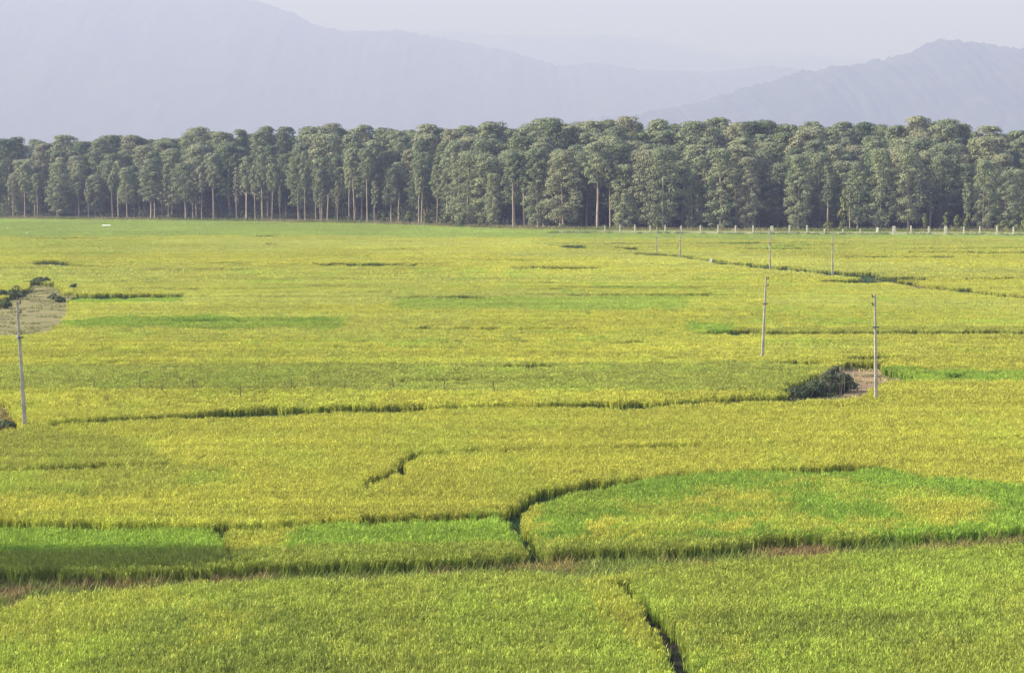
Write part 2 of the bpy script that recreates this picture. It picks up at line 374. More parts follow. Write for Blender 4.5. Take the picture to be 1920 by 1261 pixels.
# colours of the stand (reflectance; FAR is paled to imitate haze), later sections override earlier ones
YEL = np.array((0.475, 0.465, 0.088)); YGR = np.array((0.42, 0.435, 0.088)); GRN = np.array((0.27, 0.375, 0.060)); OLV = np.array((0.345, 0.370, 0.084)); FAR = np.array((0.45, 0.47, 0.13)); DGR = np.array((0.045, 0.09, 0.025))
ZONES = [   # (outline, colour, softness of the outline in pixels, patchiness)
 ([(-400,438),(2400,448),(2400,1000),(-400,1000)], YEL, 0, .35),
 ([(-400,400),(2400,400),(2400,447),(1100,447),(600,441),(-400,446)], np.array((.34, .42, .11)), 3, .3),
 ([(1000,450),(2400,449),(2400,470),(1900,468),(1300,475),(1060,466)], YGR, 5, .8),
 ([(-400,446),(700,450),(760,462),(300,470),(150,480),(-400,472)], YGR, 6, .6),
 ([(-400,504),(220,505),(350,528),(140,532),(-400,530)], YGR * .9, 4, .5),
 ([(420,500),(1000,505),(1400,520),(1920,560),(2300,570),(2300,612),(1400,610),(1280,580),(740,555),(400,530)], YGR * 1.05, 10, .9),
 ([(742,556),(1290,553),(1290,580),(735,577)], np.array((.35, .43, .085)), 6, .5),
 ([(136,558),(345,556),(335,564),(138,565)], GRN * 1.1, 2, .2),
 ([(120,598),(330,592),(655,594),(645,613),(450,614),(300,612),(110,612)], GRN * 1.02, 5, .4),
 ([(1290,604),(1376,606),(1376,620),(1290,620)], GRN * 1.1, 4, .3),
 ([(1380,612),(2300,608),(2300,622),(1380,620)], YGR * .8, 3, .2),
 ([(200,615),(1100,616),(1320,622),(1320,640),(1000,655),(200,640)], YGR, 9, .8),
 ([(-400,680),(200,682),(900,678),(1200,676),(1450,674),(1540,688),(1480,728),(700,728),(-400,724)], OLV, 3, .45),
 ([(1650,680),(1760,694),(2300,698),(2300,716),(1800,713),(1700,712)], GRN * 1.1, 3, .3),
 ([(1430,634),(1640,636),(1700,650),(1450,652)], YGR, 4, .6),
 ([(-400,812),(90,802),(250,818),(330,860),(450,890),(400,908),(200,935),(-400,925)], YGR * .85, 16, .6),
 ([(-400,980),(410,985),(432,1050),(430,1090),(-400,1090)], GRN * 1.15, 3, .25),
 ([(425,984),(560,980),(640,975),(500,1005),(428,1010)], YGR * 1.0, 14, .9),
 ([(560,976),(950,963),(990,1010),(1005,1060),(440,1075),(436,1040),(540,1012)], GRN * 1.12, 10, .3),
 ([(985,960),(1010,935),(1130,905),(1300,885),(1480,878),(1660,872),(1720,888),(2300,935),(2300,1005),(1500,1040),(1040,1050)], np.array((.27, .39, .062)), 4, .35),
 ([(1150,930),(1300,905),(1500,895),(1700,905),(1850,925),(1900,960),(1850,985),(1500,992),(1250,998)], np.array((.40, .43, .08)), 18, .9),
 ([(975,955),(1010,938),(1110,930),(1140,955),(1260,975),(1280,1000),(1160,1008),(1020,1030),(990,990)], YEL * 1.02, 12, .7),
 ([(1230,935),(1340,915),(1500,902),(1620,905),(1600,935),(1560,950),(1450,950),(1330,958)], YEL * 1.02, 16, 1.0),
 ([(1300,975),(1420,968),(1560,970),(1560,985),(1400,992),(1290,995)], YEL * 1.02, 12, 1.0),
 ([(1690,925),(1760,918),(1830,930),(1850,950),(1780,985),(1700,960)], YEL * 1.02, 14, 1.0),
 ([(-400,1040),(2400,980),(2400,1500),(-400,1500)], np.array((0.345, 0.385, 0.078)), 0, .6),
 ([(150,1190),(480,1150),(800,1200),(900,1300),(100,1300)], np.array((0.27, 0.32, 0.068)), 50, .9),
 ([(1300,1180),(1500,1140),(1800,1170),(1700,1240),(1350,1260)], np.array((0.27, 0.32, 0.068)), 50, .9),
 ([(1100,1075),(1170,1082),(1250,1150),(1300,1200),(1380,1290),(1290,1290),(1240,1210),(1100,1120)], np.array((0.41, 0.42, 0.08)), 22, .8),
 ([(-100,1120),(300,1095),(430,1180),(200,1290),(-100,1290)], np.array((0.38, 0.405, 0.08)), 40, .8),
]
# shift the zones so that a foreground zone does not climb over the bund (bund rows are bare anyway)
def in_poly(px, py, poly):
    inside = np.zeros(px.shape, bool); n = len(poly)
    for i in range(n):
        x1, y1 = poly[i]; x2, y2 = poly[(i + 1) % n]
        if y1 == y2: continue
        c = ((y1 > py) != (y2 > py)) & (px < (x2 - x1) * (py - y1) / (y2 - y1) + x1)
        inside ^= c
    return inside
def line_mask(px, py, pts, wid, jx):
    """inside a strip whose height (in photo rows) is wid, for steep segments whose width is wid"""
    m = np.zeros(px.shape, bool)
    for (x1, y1), (x2, y2), w1, w2 in zip(pts[:-1], pts[1:], wid[:-1], wid[1:]):
        L2 = (x2 - x1) ** 2 + (y2 - y1) ** 2
        sel = (px > min(x1, x2) - 30) & (px < max(x1, x2) + 30) & (py > min(y1, y2) - 30) & (py < max(y1, y2) + 30)
        if not sel.any(): continue
        a, b = px[sel], py[sel]
        t = np.clip(((a - x1) * (x2 - x1) + (b - y1) * (y2 - y1)) / L2, 0, 1)
        d = np.hypot(a - x1 - t * (x2 - x1), b - y1 - t * (y2 - y1))
        m[sel] |= d < (w1 + (w2 - w1) * t) * 0.5 * jx[sel] + (np.clip((b - 560) / 250, 0, 1.5) + .4) * min(1.0, max(w1, w2) / 8) + (b < 560) * (.5 if max(w1, w2) > 2.6 else .25)
    return m
_r = random.Random(99)      # the many faint plot borders of the middle and far distance
for _ in range(42):
    y0 = _r.choice([_r.uniform(447, 560), _r.uniform(560, 735)]); x0 = _r.uniform(-60, 1800); n_ = _r.uniform(110, 420)
    LINES.append(([(x0, y0), (x0 + n_ * .5, y0 + _r.uniform(-1, 1.5)), (x0 + n_, y0 + _r.uniform(-2, 3))], [1.0, _r.uniform(1.6, 2.6), 1.0], 'green'))
def classify(x, y):
    """returns code: 0 rice, 1 green gap, 2 brown gap, 3 bund, 4 dirt, 5 mud"""
    px, py = proj(x, y, CAN)
    code = np.zeros(x.shape, int)
    jit = 0.75 + 0.6 * vnoise(x / 1.3, y / 4, 77)
    for pts, wid, kind in LINES:
        code[line_mask(px, py, pts, wid, jit)] = {'green': 1, 'brown': 2, 'mud': 5}[kind]
    wob_x = (fbm(x / 2.2, y / 4, 5) - .5) * 7; wob_y = (fbm(x / 1.6, y / 5, 8) - .5) * 5 * np.clip((py - 400) / 600, .15, 1)
    for kind, poly in OPEN:
        code[in_poly(px + wob_x, py + wob_y, poly)] = {'bund': 3, 'dirt': 4, 'brown': 2}[kind]
    return px, py, code
def tint_of(x, y, px, py, rng):
    col = np.tile(YEL, (len(x), 1))
    for k, (poly, c, soft, patch) in enumerate(ZONES):
        ax = px + (fbm(x / 5 + k * 3, y / 12, 40 + k) - .5) * soft * 5 + rng.normal(0, 1, len(x)) * soft * .7
        ay = py + (fbm(x / 6, y / 14 + k * 7, 60 + k) - .5) * soft * 2.2 + rng.normal(0, 1, len(x)) * soft * .25
        m = in_poly(ax, ay, poly)
        if patch >= .7: m &= (fbm(x / 3 + k, y / 6, 120 + k, 4) + rng.normal(0, .06, len(x))) > (.44 if patch >= 1 else .44)
        if not m.any(): continue
        nz = fbm(x[m] / 4.5, y[m] / 11, 90 + k, 4)
        mixf = np.clip((nz - .52) * 5 * patch, -patch * .5, patch)[:, None]
        other = YEL if c[0] < .3 else GRN * 1.3
        col[m] = c[None, :] * (1 - np.clip(mixf, 0, 1) * .6) + other[None, :] * np.clip(mixf, 0, 1) * .6
    # patchwork of far plots: long narrow cells, distance haze put into their paler tint
    d = y
    cell = np.floor(y / 26 + fbm(x / 90, y / 60, 3) * 3); cellx = np.floor(x / 70 + cell * .37)
    h = np.abs(np.sin(cell * 12.9898 + cellx * 78.233) * 43758.5453) % 1.0
    k = np.clip((d - 180) / 120, 0, 1)[:, None]
    gr = np.clip((h - .30) * 1.3, 0, .75)[:, None] * k * (py < 670)[:, None]
    gr = gr * np.clip((col[:, :1] / col[:, 1:2] - .82) * 12, 0, 1)
    col = col * (1 - gr) + (FAR[None, :]) * gr
    streak = fbm(x / 35, y / 2.2, 11, 3)[:, None]
    col = col * (0.78 + 0.44 * streak)
    big = fbm(x / 25, y / 45, 13, 3)[:, None]
    col = col * (0.86 + 0.28 * big)
    col = col * (1 + rng.normal(0, 1, len(x)) * np.clip(.12 - (y - 150) / 5000, .05, .12))[:, None]
    return np.clip(col, 0.01, 0.8)

# ------------------------------------------------------------------ tufts
def strip_batch(base, az, lean, hgt, wid, droop, rng, segs=3):
    """many narrow blades; returns verts, quads"""
    n = len(base)
    t = np.linspace(0, 1, segs + 1)
    ox = np.cos(az)[:, None] * (lean[:, None] * t ** 1.6 * hgt[:, None])
    oy = np.sin(az)[:, None] * (lean[:, None] * t ** 1.6 * hgt[:, None])
    z = hgt[:, None] * (t - droop[:, None] * t ** 3)
    fa = az + math.pi / 2 + rng.uniform(-1.2, 1.2, n)
    wprof = np.array([.7, 1.0, .85, .15]) if segs == 3 else np.array([.8, 1.0, .3])
    hw = wid[:, None] * .5 * wprof[None, :]
    cx = base[:, 0:1] + ox; cy = base[:, 1:2] + oy
    L = np.stack([cx - np.cos(fa)[:, None] * hw, cy - np.sin(fa)[:, None] * hw, z + base[:, 2:3]], -1)
    R = np.stack([cx + np.cos(fa)[:, None] * hw, cy + np.sin(fa)[:, None] * hw, z + base[:, 2:3]], -1)
    v = np.stack([L, R], 2).reshape(-1, 3)        # n, segs+1, 2
    b = (np.arange(n) * (segs + 1) * 2)[:, None] + (np.arange(segs) * 2)[None, :]
    f = np.stack([b, b + 1, b + 3, b + 2], -1).reshape(-1, 4)
    return v, f
def rice_tile(name, seed, size, hills_n, blades, ears, bw, ew):
    rng = np.random.default_rng(seed)
    g = int(math.sqrt(hills_n)) ; hx, hy = np.meshgrid(np.arange(g), np.arange(g))
    hp = (np.stack([hx.ravel(), hy.ravel()], 1) + .5) / g * size - size / 2
    hp = hp + rng.normal(0, size / g * .3, hp.shape)
    nb = len(hp) * blades
    base = np.repeat(hp, blades, 0) + rng.normal(0, .035, (nb, 2)); base = np.c_[base, np.zeros(nb)]
    hk = rng.uniform(.80, 1.10, len(hp)); hh = np.repeat(hk, blades)
    v1, f1 = strip_batch(base, rng.uniform(0, 6.283, nb), rng.uniform(.04, .26, nb), hh * rng.uniform(.72, 1.06, nb), rng.uniform(.7, 1.3, nb) * bw, rng.uniform(0, .14, nb), rng)
    ne = len(hp) * ears
    b2 = np.repeat(hp, ears, 0) + rng.normal(0, size / g * .33, (ne, 2)); zt = rng.uniform(.62, .86, ne) * np.repeat(hk, ears)
    b2 = np.c_[b2, zt]
    v2, f2 = strip_batch(b2, rng.uniform(0, 6.283, ne), rng.uniform(.1, .8, ne), rng.uniform(.14, .28, ne), rng.uniform(.7, 1.3, ne) * ew, rng.uniform(.1, .7, ne), rng, 2)
    me = mesh_np(name, np.r_[v1, v2], [f1, f2 + len(v1)], [M_BLADE, M_EAR], np.r_[np.zeros(len(f1)), np.ones(len(f2))])
    return me
def grass_tile(name, seed, size, n, bw):
    rng = np.random.default_rng(seed)
    base = np.c_[rng.uniform(-.6, .6, (n, 2)) * size, np.zeros(n)]
    v, f = strip_batch(base, rng.uniform(0, 6.283, n), rng.uniform(.2, .9, n), rng.gamma(6, .06, n) + .1, rng.uniform(.6, 1.5, n) * bw, rng.uniform(0, .3, n), rng)
    return mesh_np(name, v, f, [M_GRASS])

def scatter(name, pts, tint, scl, rot, tiles, label, cat):
    """one object whose geometry nodes plant a tuft mesh on every point"""
    me = bpy.data.meshes.new(name)
    me.vertices.add(len(pts)); me.vertices.foreach_set('co', np.asarray(pts, np.float32).ravel())
    a = me.attributes.new('tint', 'FLOAT_COLOR', 'POINT'); a.data.foreach_set('color', np.c_[tint, np.ones(len(pts))].astype(np.float32).ravel())
    a = me.attributes.new('scl', 'FLOAT_VECTOR', 'POINT'); a.data.foreach_set('vector', np.asarray(scl, np.float32).ravel())
    r3 = np.zeros((len(pts), 3), np.float32); r3[:, 2] = rot
    a = me.attributes.new('rot', 'FLOAT_VECTOR', 'POINT'); a.data.foreach_set('vector', r3.ravel())
    a = me.attributes.new('pick', 'INT', 'POINT'); a.data.foreach_set('value', (np.arange(len(pts)) * 7919 % 104729 % len(tiles)).astype(np.int32))
    me.materials.append(M_BLADE); me.materials.append(M_EAR)
    o = link(name, me)
    ng = bpy.data.node_groups.new(name + '_planting', 'GeometryNodeTree')
    ng.interface.new_socket('Geometry', in_out='INPUT', socket_type='NodeSocketGeometry')
    ng.interface.new_socket('Geometry', in_out='OUTPUT', socket_type='NodeSocketGeometry')
    gi = ng.nodes.new('NodeGroupInput'); go = ng.nodes.new('NodeGroupOutput')
    def attr(nm, dt):
        x = ng.nodes.new('GeometryNodeInputNamedAttribute'); x.data_type = dt; x.inputs['Name'].default_value = nm
        return [s for s in x.outputs if s.enabled and s.name == 'Attribute'][0]
    join = ng.nodes.new('GeometryNodeJoinGeometry')
    for i, t in enumerate(tiles):
        src = ng.nodes.new('GeometryNodeObjectInfo'); src.inputs['Object'].default_value = t
        cmp_ = ng.nodes.new('FunctionNodeCompare'); cmp_.data_type = 'INT'; cmp_.operation = 'EQUAL'
        ins = [s for s in cmp_.inputs if s.enabled]
        ng.links.new(attr('pick', 'INT'), ins[0]); ins[1].default_value = i
        iop = ng.nodes.new('GeometryNodeInstanceOnPoints')
        ng.links.new(gi.outputs[0], iop.inputs['Points']); ng.links.new(cmp_.outputs[0], iop.inputs['Selection'])
        ng.links.new(src.outputs['Geometry'], iop.inputs['Instance'])
        ng.links.new(attr('scl', 'FLOAT_VECTOR'), iop.inputs['Scale'])
        ng.links.new(attr('rot', 'FLOAT_VECTOR'), iop.inputs['Rotation'])
        ng.links.new(iop.outputs[0], join.inputs[0])
    ng.links.new(join.outputs[0], go.inputs[0])
    md = o.modifiers.new('planting', 'NODES'); md.node_group = ng
    o['kind'] = 'stuff'; o['label'] = label; o['category'] = cat
    return o
def proto(name, me): return bpy.data.objects.new(name, me)    # tuft shape, used only inside the node groups
T_NEAR = [proto('rice_tuft', rice_tile('rice_tuft', 100 + i, .56, 9, 11, 8, .026, .034)) for i in range(5)]
T_MID = [proto('rice_tuft', rice_tile('rice_tuft', 200 + i, 1.25, 25, 9, 8, .045, .06)) for i in range(5)]
T_FAR = [proto('rice_tuft', rice_tile('rice_tuft', 300 + i, 2.6, 49, 8, 8, .09, .12)) for i in range(5)]
G_NEAR = [proto('grass_tuft', grass_tile('grass_tuft', 400 + i, .55, 60, .022)) for i in range(3)]
G_FAR = [proto('grass_tuft', grass_tile('grass_tuft', 500 + i, 1.6, 90, .08)) for i in range(3)]

def grid(y0, y1, step, seed):
    rng = np.random.default_rng(seed)
    hw = (960 + 60) / F * 1.01
    X, Y = np.meshgrid(np.arange(-hw * y1 - 10, hw * y1 + 10, step), np.arange(y0, y1, step))
    X = X.ravel() + rng.uniform(-.35, .35, X.size) * step; Y = Y.ravel() + rng.uniform(-.35, .35, Y.size) * step
    k = np.abs(X) < hw * Y + 10
    X, Y = X[k], Y[k]
    k = Y < edge_y(X) - 8
    return X[k], Y[k], rng
FIELDS = {}      # name key -> lists
def field_key(px, py):
    k = np.full(px.shape, 'mid', dtype=object)
    k[py < 670] = 'far'
    k[in_poly(px, py, [(-400,979),(410,984),(434,1052),(430,1090),(-400,1110)])] = 'left'
    k[in_poly(px, py, [(410,984),(955,961),(976,990),(1004,1050),(1000,1060),(440,1078),(434,1052)])] = 'centre'
    k[in_poly(px, py, [(976,990),(955,961),(985,938),(1060,913),(1130,904),(1310,884),(1480,877),(1660,870),(1720,888),(2300,932),(2300,1005),(1500,1040),(1004,1052)])] = 'right'
    fg = (py > np.interp(px, [-200, 60, 430, 1000, 1150, 1330, 1920, 2100], [1110, 1095, 1072, 1055, 1050, 1040, 1005, 1000]))
    k[fg & (px < np.interp(py, [1040, 1086, 1126, 1185, 1262], [1150, 1165, 1205, 1252, 1285]))] = 'front_left'
    k[fg & (px >= np.interp(py, [1040, 1086, 1126, 1185, 1262], [1150, 1165, 1205, 1252, 1285]))] = 'front_right'
    return k
NAMES = {
 'front_left': 'yellow-green rice standing in the foreground left of the dark mud gap',
 'front_right': 'green rice standing in the foreground right of the dark mud gap',
 'left': 'bright green rice strip at the left edge, half in a shadow',
 'centre': 'fresh green rice strip between the two narrow gaps above the brown bank',
 'right': 'large green plot blotched with yellow rice, right of the curved gap',
 'mid': 'wide field of ripe golden yellow rice crossing the middle of the picture',
 'far': 'patchwork of yellow and light green rice plots reaching the far wood',
}
for zone, (y0, y1, step, tiles, gt) in {'a': (72, 165, .5, T_NEAR, G_NEAR), 'b': (165, 360, 1.1, T_MID, G_FAR), 'c': (360, 960, 2.2, T_FAR, G_FAR)}.items():
    X, Y, rng = grid(y0, y1, step, {'a': 1, 'b': 2, 'c': 3}[zone])
    px, py, code = classify(X, Y)
    r = code == 0
    x, y = X[r], Y[r]
    t = tint_of(x, y, px[r], py[r], rng)
    key = field_key(px[r], py[r])
    hz = 0.90 + .16 * fbm(x / 7, y / 9, 21, 3) + .16 * (fbm(x / 60, y / 14, 22, 2) - .5) + rng.normal(0, .025, len(x))
    green = t[:, 1] / t[:, 0] > 1.45
    for kk in set(key):
        m = key == kk
        FIELDS.setdefault((kk, zone), (np.c_[x[m], y[m], np.zeros(m.sum())], t[m], np.c_[np.full(m.sum(), 1.05), np.full(m.sum(), 1.05), hz[m]], rng.uniform(0, 6.283, m.sum()), tiles))
    g = (code > 0)
    gx_, gy_, gc, gpx, gpy = X[g], Y[g], code[g], px[g], py[g]
    keep = rng.uniform(0, 1, len(gx_)) < np.select([gc == 1, gc == 2, gc == 3, gc == 4], [.8, .8, .9, np.where(gpx > 1300, .2, .12)], .22)
    gx_, gy_, gc, gpx, gpy = gx_[keep], gy_[keep], gc[keep], gpx[keep], gpy[keep]
    nz = fbm(gx_ / 2.5, gy_ / 2, 55, 3)
    tg = np.zeros((len(gx_), 3))
    tg[:] = DGR * 1.1
    dry = np.array((.34, .27, .10)); red = np.array((.28, .20, .09)); lush = np.array((.22, .28, .055))
    tg[gc == 2] = dry * .9
    tg[gc == 4] = dry * 1.1
    b = gc == 3
    f1 = np.clip((nz - .48) * 6, 0, 1)[:, None]
    mixc = lush * (1 - f1) + dry * f1
    f2 = np.clip((fbm(gx_ / 4, gy_ / 3, 58, 3) - .60) * 9, 0, 1)[:, None]
    mixc = mixc * (1 - f2) + red * f2
    tg[b] = mixc[b]
    tg[gc == 4] = np.array((.30, .29, .125)); tg *= (1 + rng.normal(0, .12, len(gx_)))[:, None]
    sg = np.select([gc == 1, gc == 2, gc == 3, gc == 4], [.55, .7, 1.0, .5], .5) * rng.uniform(.5, 1.2, len(gx_))
    FIELDS[('bank', zone)] = (np.c_[gx_, gy_, np.zeros(len(gx_))], np.clip(tg, .01, .8), np.c_[np.ones((len(gx_), 2)), sg], rng.uniform(0, 6.283, len(gx_)), gt)
# one object per plot; a plot that spans two tuft sizes keeps both in children of one object
for kk in ['front_left', 'front_right', 'left', 'centre', 'right', 'mid', 'far', 'bank']:
    parts = [(z, FIELDS[(kk, z)]) for z in 'abc' if (kk, z) in FIELDS and len(FIELDS[(kk, z)][0])]
    parts.sort(key=lambda q: -len(q[1][0]))
    root = None
    for z, (pts, ti, sc, ro, tl) in parts:
        nm = 'bank_grass' if kk == 'bank' else 'rice_field'
        lb = 'short rough grass on the banks and gaps between the rice plots' if kk == 'bank' else NAMES[kk]
        o = scatter(nm, pts, ti, sc, ro, tl, lb, 'grass' if kk == 'bank' else 'rice field')
        if root is None: root = o
        else:
            o.parent = root
            o.name = 'grass_stand' if kk == 'bank' else 'rice_stand'
            del o['category']; del o['label']
    print('planted', kk, [len(p[1][0]) for p in parts])

# bare ground sheets
sheet('field_path', OPEN[0][1], 0.012, M_DRY, 'rough brown grassy bank track crossing the foreground', zpix=.3, seed=1)
sheet('dirt_clearing', OPEN[1][1], 0.012, M_DRY, 'bare brown dirt clearing at the left behind the leaning pole', zpix=.3, seed=2)
sheet('dirt_path', [(1540,756),(1575,738),(1612,716),(1585,706),(1575,688),(1600,672),(1668,674),(1745,704),(1682,716),(1650,735),(1625,756)], 0.012, M_DIRT, 'reddish dirt path behind the right-hand pole', zpix=.2, seed=3)
sheet('mud_ditch', [(1158,1083),(1180,1090),(1215,1122),(1250,1152),(1280,1190),(1305,1230),(1345,1320),(1260,1320),(1245,1250),(1225,1180),(1190,1130)], 0.014, M_MUD, 'dark wet mud at the bottom of the foreground gap', zpix=.2, seed=4)
sheet('bare_ground', [(-120,742),(0,742),(30,752),(42,778),(48,802),(0,808),(-120,808)], 0.012, M_DRY, 'brown bare ground at the left edge beside the leaning pole', zpix=.3, seed=5)

# ------------------------------------------------------------------ trees
def leaf_cloud(rng, blobs, per, size):
    """small randomly turned leaf-clump faces over each blob; blobs Nx6 (centre, radii)"""
    n = len(blobs)
    cnt = np.maximum(8, (per * (blobs[:, 3] / blobs[:, 3].mean()) ** 2)).astype(int)
    idx = np.repeat(np.arange(n), cnt); m = len(idx)
    d = rng.normal(0, 1, (m, 3)); d /= np.linalg.norm(d, axis=1)[:, None]
    d[:, 2] = np.where(d[:, 2] < -.35, -d[:, 2], d[:, 2])
    r = rng.uniform(.62, 1.08, m) ** .7
    c = blobs[idx, :3] + d * blobs[idx, 3:6] * r[:, None]
    nrm = d + rng.normal(0, .24, (m, 3)); nrm /= np.linalg.norm(nrm, axis=1)[:, None]
    a = np.cross(nrm, rng.normal(0, 1, (m, 3))); a /= np.linalg.norm(a, axis=1)[:, None]
    b = np.cross(nrm, a)
    s = size * rng.uniform(.55, 1.35, m)[:, None]
    k = rng.uniform(.5, .9, m)[:, None]
    v = np.stack([c - a * s, c - b * s * k, c + a * s * .9, c + b * s * k + nrm * s * .3], 1).reshape(-1, 3)
    f = np.arange(m * 4).reshape(-1, 4)
    return v, f
def make_crown(seed, h, base, rad, kind):
    """kind: tall (dome on a bare trunk), full (foliage far down), slim"""
    rng = np.random.default_rng(seed)
    B = []
    n = {'tall': 50, 'full': 72, 'slim': 34, 'broad': 110}[kind]
    for i in range(n):
        t = (i + rng.uniform(0, 1)) / n
        z = base + (h - base) * t
        if kind in ('full', 'broad'): prof = (1 - t ** 1.6) ** .6 * (.6 + .4 * min(1, t * 2.5))
        else: prof = (1 - max(0, (t - .35) / .65) ** 2) ** .5 * (.35 + .65 * min(1, t / .35))
        if kind == 'slim': prof *= .85
        a = i * 2.4 + rng.uniform(-.7, .7); rr = rad * prof * rng.uniform(.35, .8)
        s = rad * rng.uniform(.19, .36) * (.78 if kind == 'broad' else 1)
        B.append((rr * math.cos(a), rr * math.sin(a), min(z, h - s * .95), s, s, s * rng.uniform(.65, .85)))
    for k in range(3): B.append((rng.normal(0, rad * .16), rng.normal(0, rad * .16), h - rad * .34, rad * .31, rad * .31, rad * .33))
    B = np.array(B)
    v, f = leaf_cloud(rng, B, {'tall': 80, 'full': 78, 'slim': 64, 'broad': 78}[kind] * 1.35, .245)
    return v, f, B
def make_trunk(seed, h, base, rad, B, kind):
    rng = random.Random(seed); mb = MB()
    r0 = .20 + h * .0075
    lean = (rng.uniform(-.02, .02), rng.uniform(-.02, .02))
    def pt(z): return (lean[0] * z + .25 * math.sin(z * .21 + seed), lean[1] * z, z)
    zs = [-.6, 0.4, h * .2, h * .4, h * .6, h * .8, h * .95]
    mb.tube([pt(z) for z in zs], [r0 * 1.35, r0, r0 * .86, r0 * .72, r0 * .55, r0 * .3, .05])
    for i in range(9 if kind != 'slim' else 5):
        b = B[rng.randrange(len(B))]
        z0 = max(base * .8, b[2] - rng.uniform(2, 5))
        p0 = pt(z0); p2 = (b[0], b[1], b[2])
        p1 = tuple(p0[k] * .45 + p2[k] * .55 + (0, 0, -.4)[k] for k in range(3))
        mb.tube([p0, p1, p2], [r0 * .35, r0 * .22, .05], 5)
    return mb
def me_of(mb, name, mat):
    me = bpy.data.meshes.new(name); me.from_pydata(mb.v, [], mb.f); me.materials.append(mat)
    for p in me.polygons: p.use_smooth = True
    return me
VAR = {'tall': [], 'full': [], 'slim': [], 'broad': []}
for kind, n in (('tall', 9), ('full', 6), ('slim', 4), ('broad', 5)):
    for i in range(n):
        rng = random.Random(i * 31 + len(kind))
        h = 30.0
        base = {'tall': rng.uniform(13.5, 19.5), 'full': rng.uniform(5, 11), 'slim': rng.uniform(10, 14), 'broad': rng.uniform(1.5, 4)}[kind]
        rad = {'tall': rng.uniform(4.4, 6.0), 'full': rng.uniform(5.2, 6.8), 'slim': rng.uniform(2.8, 3.6), 'broad': rng.uniform(7.6, 9.2)}[kind]
        v, f, B = make_crown(i * 7 + len(kind) * 100, h, base, rad, kind)
        cme = mesh_np('crown', v, f, [M_LEAFD if kind == 'full' and i % 2 == 0 else M_LEAF])
        tme = me_of(make_trunk(i + 50, h, base, rad, B, kind), 'trunk', M_BARK)
        VAR[kind].append((cme, tme, v, f))
def plant_tree(x, y, z, h, kind, var, rz, wid, label, group):
    e = empty('tree', (x, y, z), rz)
    s = h / 30.0
    cme, tme, _, _ = VAR[kind][var % len(VAR[kind])]
    for nm, me in (('trunk', tme), ('crown', cme)):
        c = link(nm, me, e); c.scale = (s * wid, s * wid, s)
    tag(e, label, 'tree', group)
    return e
SKY_PX = [(-200, 262), (0, 254), (60, 250), (130, 254), (180, 255), (240, 241), (300, 249), (345, 241), (405, 236), (450, 238), (520, 236), (600, 232), (700, 229), (800, 228), (870, 229), (960, 222), (1050, 221), (1100, 217),
          (1165, 211), (1200, 220), (1250, 221), (1290, 224), (1340, 217), (1380, 222), (1425, 219), (1500, 225), (1560, 226), (1640, 223), (1690, 218), (1760, 218), (1800, 232), (1850, 236), (1930, 234), (2100, 238)]
def sky_row(px): return np.interp(px, [p[0] for p in SKY_PX], [p[1] for p in SKY_PX])
def h_for(x, y, z, row):
    """tree height whose top reaches the photo row"""
    zc = cp * y
    lo, hi = 5, 70
    for _ in range(30):
        m = (lo + hi) / 2
        if proj(x, y, z + m)[1] > row: lo = m
        else: hi = m
    return lo
def ordinal(n):
    a = ['', 'first', 'second', 'third', 'fourth', 'fifth', 'sixth', 'seventh', 'eighth', 'ninth', 'tenth', 'eleventh', 'twelfth', 'thirteenth', 'fourteenth', 'fifteenth', 'sixteenth', 'seventeenth', 'eighteenth', 'nineteenth']
    if n < 20: return a[n]
    t = {2: 'twent', 3: 'thirt', 4: 'fort', 5: 'fift', 6: 'sixt', 7: 'sevent'}[n // 10]
    return t + 'ieth' if n % 10 == 0 else t + 'y-' + a[n % 10]
R = random.Random(12)
FULL_PX = [(700, 762), (858, 938), (1010, 1108), (1150, 1180), (1200, 1262), (1275, 1420), (1480, 1550), (1590, 1730), (1820, 1960)]
SKIP_PX = [(725, 765), (1430, 1475), (1555, 1580), (1745, 1790)]
front = []
px = -18
while px < 1945:
    full = any(a <= px <= b for a, b in FULL_PX); dark = any(a <= px <= b for a, b in SKIP_PX)
    dense = 420 < px < 690 or 780 < px < 850 or 940 < px < 1000
    if not dark:
        front.append((px + R.uniform(-11, 11), ('broad' if px > 850 or R.random() < .5 else 'full') if full else ('slim' if R.random() < .3 else 'tall' if R.random() < .85 else 'full')))
    px += (46 if full else (17 if dense else 31)) * R.uniform(.75, 1.3)
nfront = 0
for px, kind in front:
    nfront += 1
    xx, yy = P(px, float(np.interp(px, [p[0] for p in EDGE_PX], [p[1] for p in EDGE_PX])))
    yy += R.uniform(2, 7); xx = (px - CX) / F * yy
    z = float(ground_z(xx, yy))
    low = {'tall': R.uniform(34, 95), 'slim': R.uniform(60, 120), 'full': R.uniform(55, 115), 'broad': R.uniform(50, 100)}[kind]
    h = h_for(xx, yy, z, float(sky_row(px)) + low)
    desc = {'broad': 'big broad tree leafy to the ground', 'full': 'bushy tree leafy almost to the ground', 'tall': 'tall tree with bare pale trunk', 'slim': 'slim narrow tree with a thin trunk'}[kind]
    plant_tree(xx, yy, z, h, kind, R.randrange(9), R.uniform(0, 6.28), R.uniform(.8, 1.25) * (.88 if px < 850 else 1.0) * (1.1 if kind == 'full' else .78 if 420 < px < 690 and kind != 'broad' else 1.0),
               "%s on the wood's front edge, %s from left" % (desc, ordinal(nfront)), 'trees along the front edge of the wood')
nback = 0
ROWS = [(17, 60), (31, 44), (46, 28), (62, 14), (78, 2)]
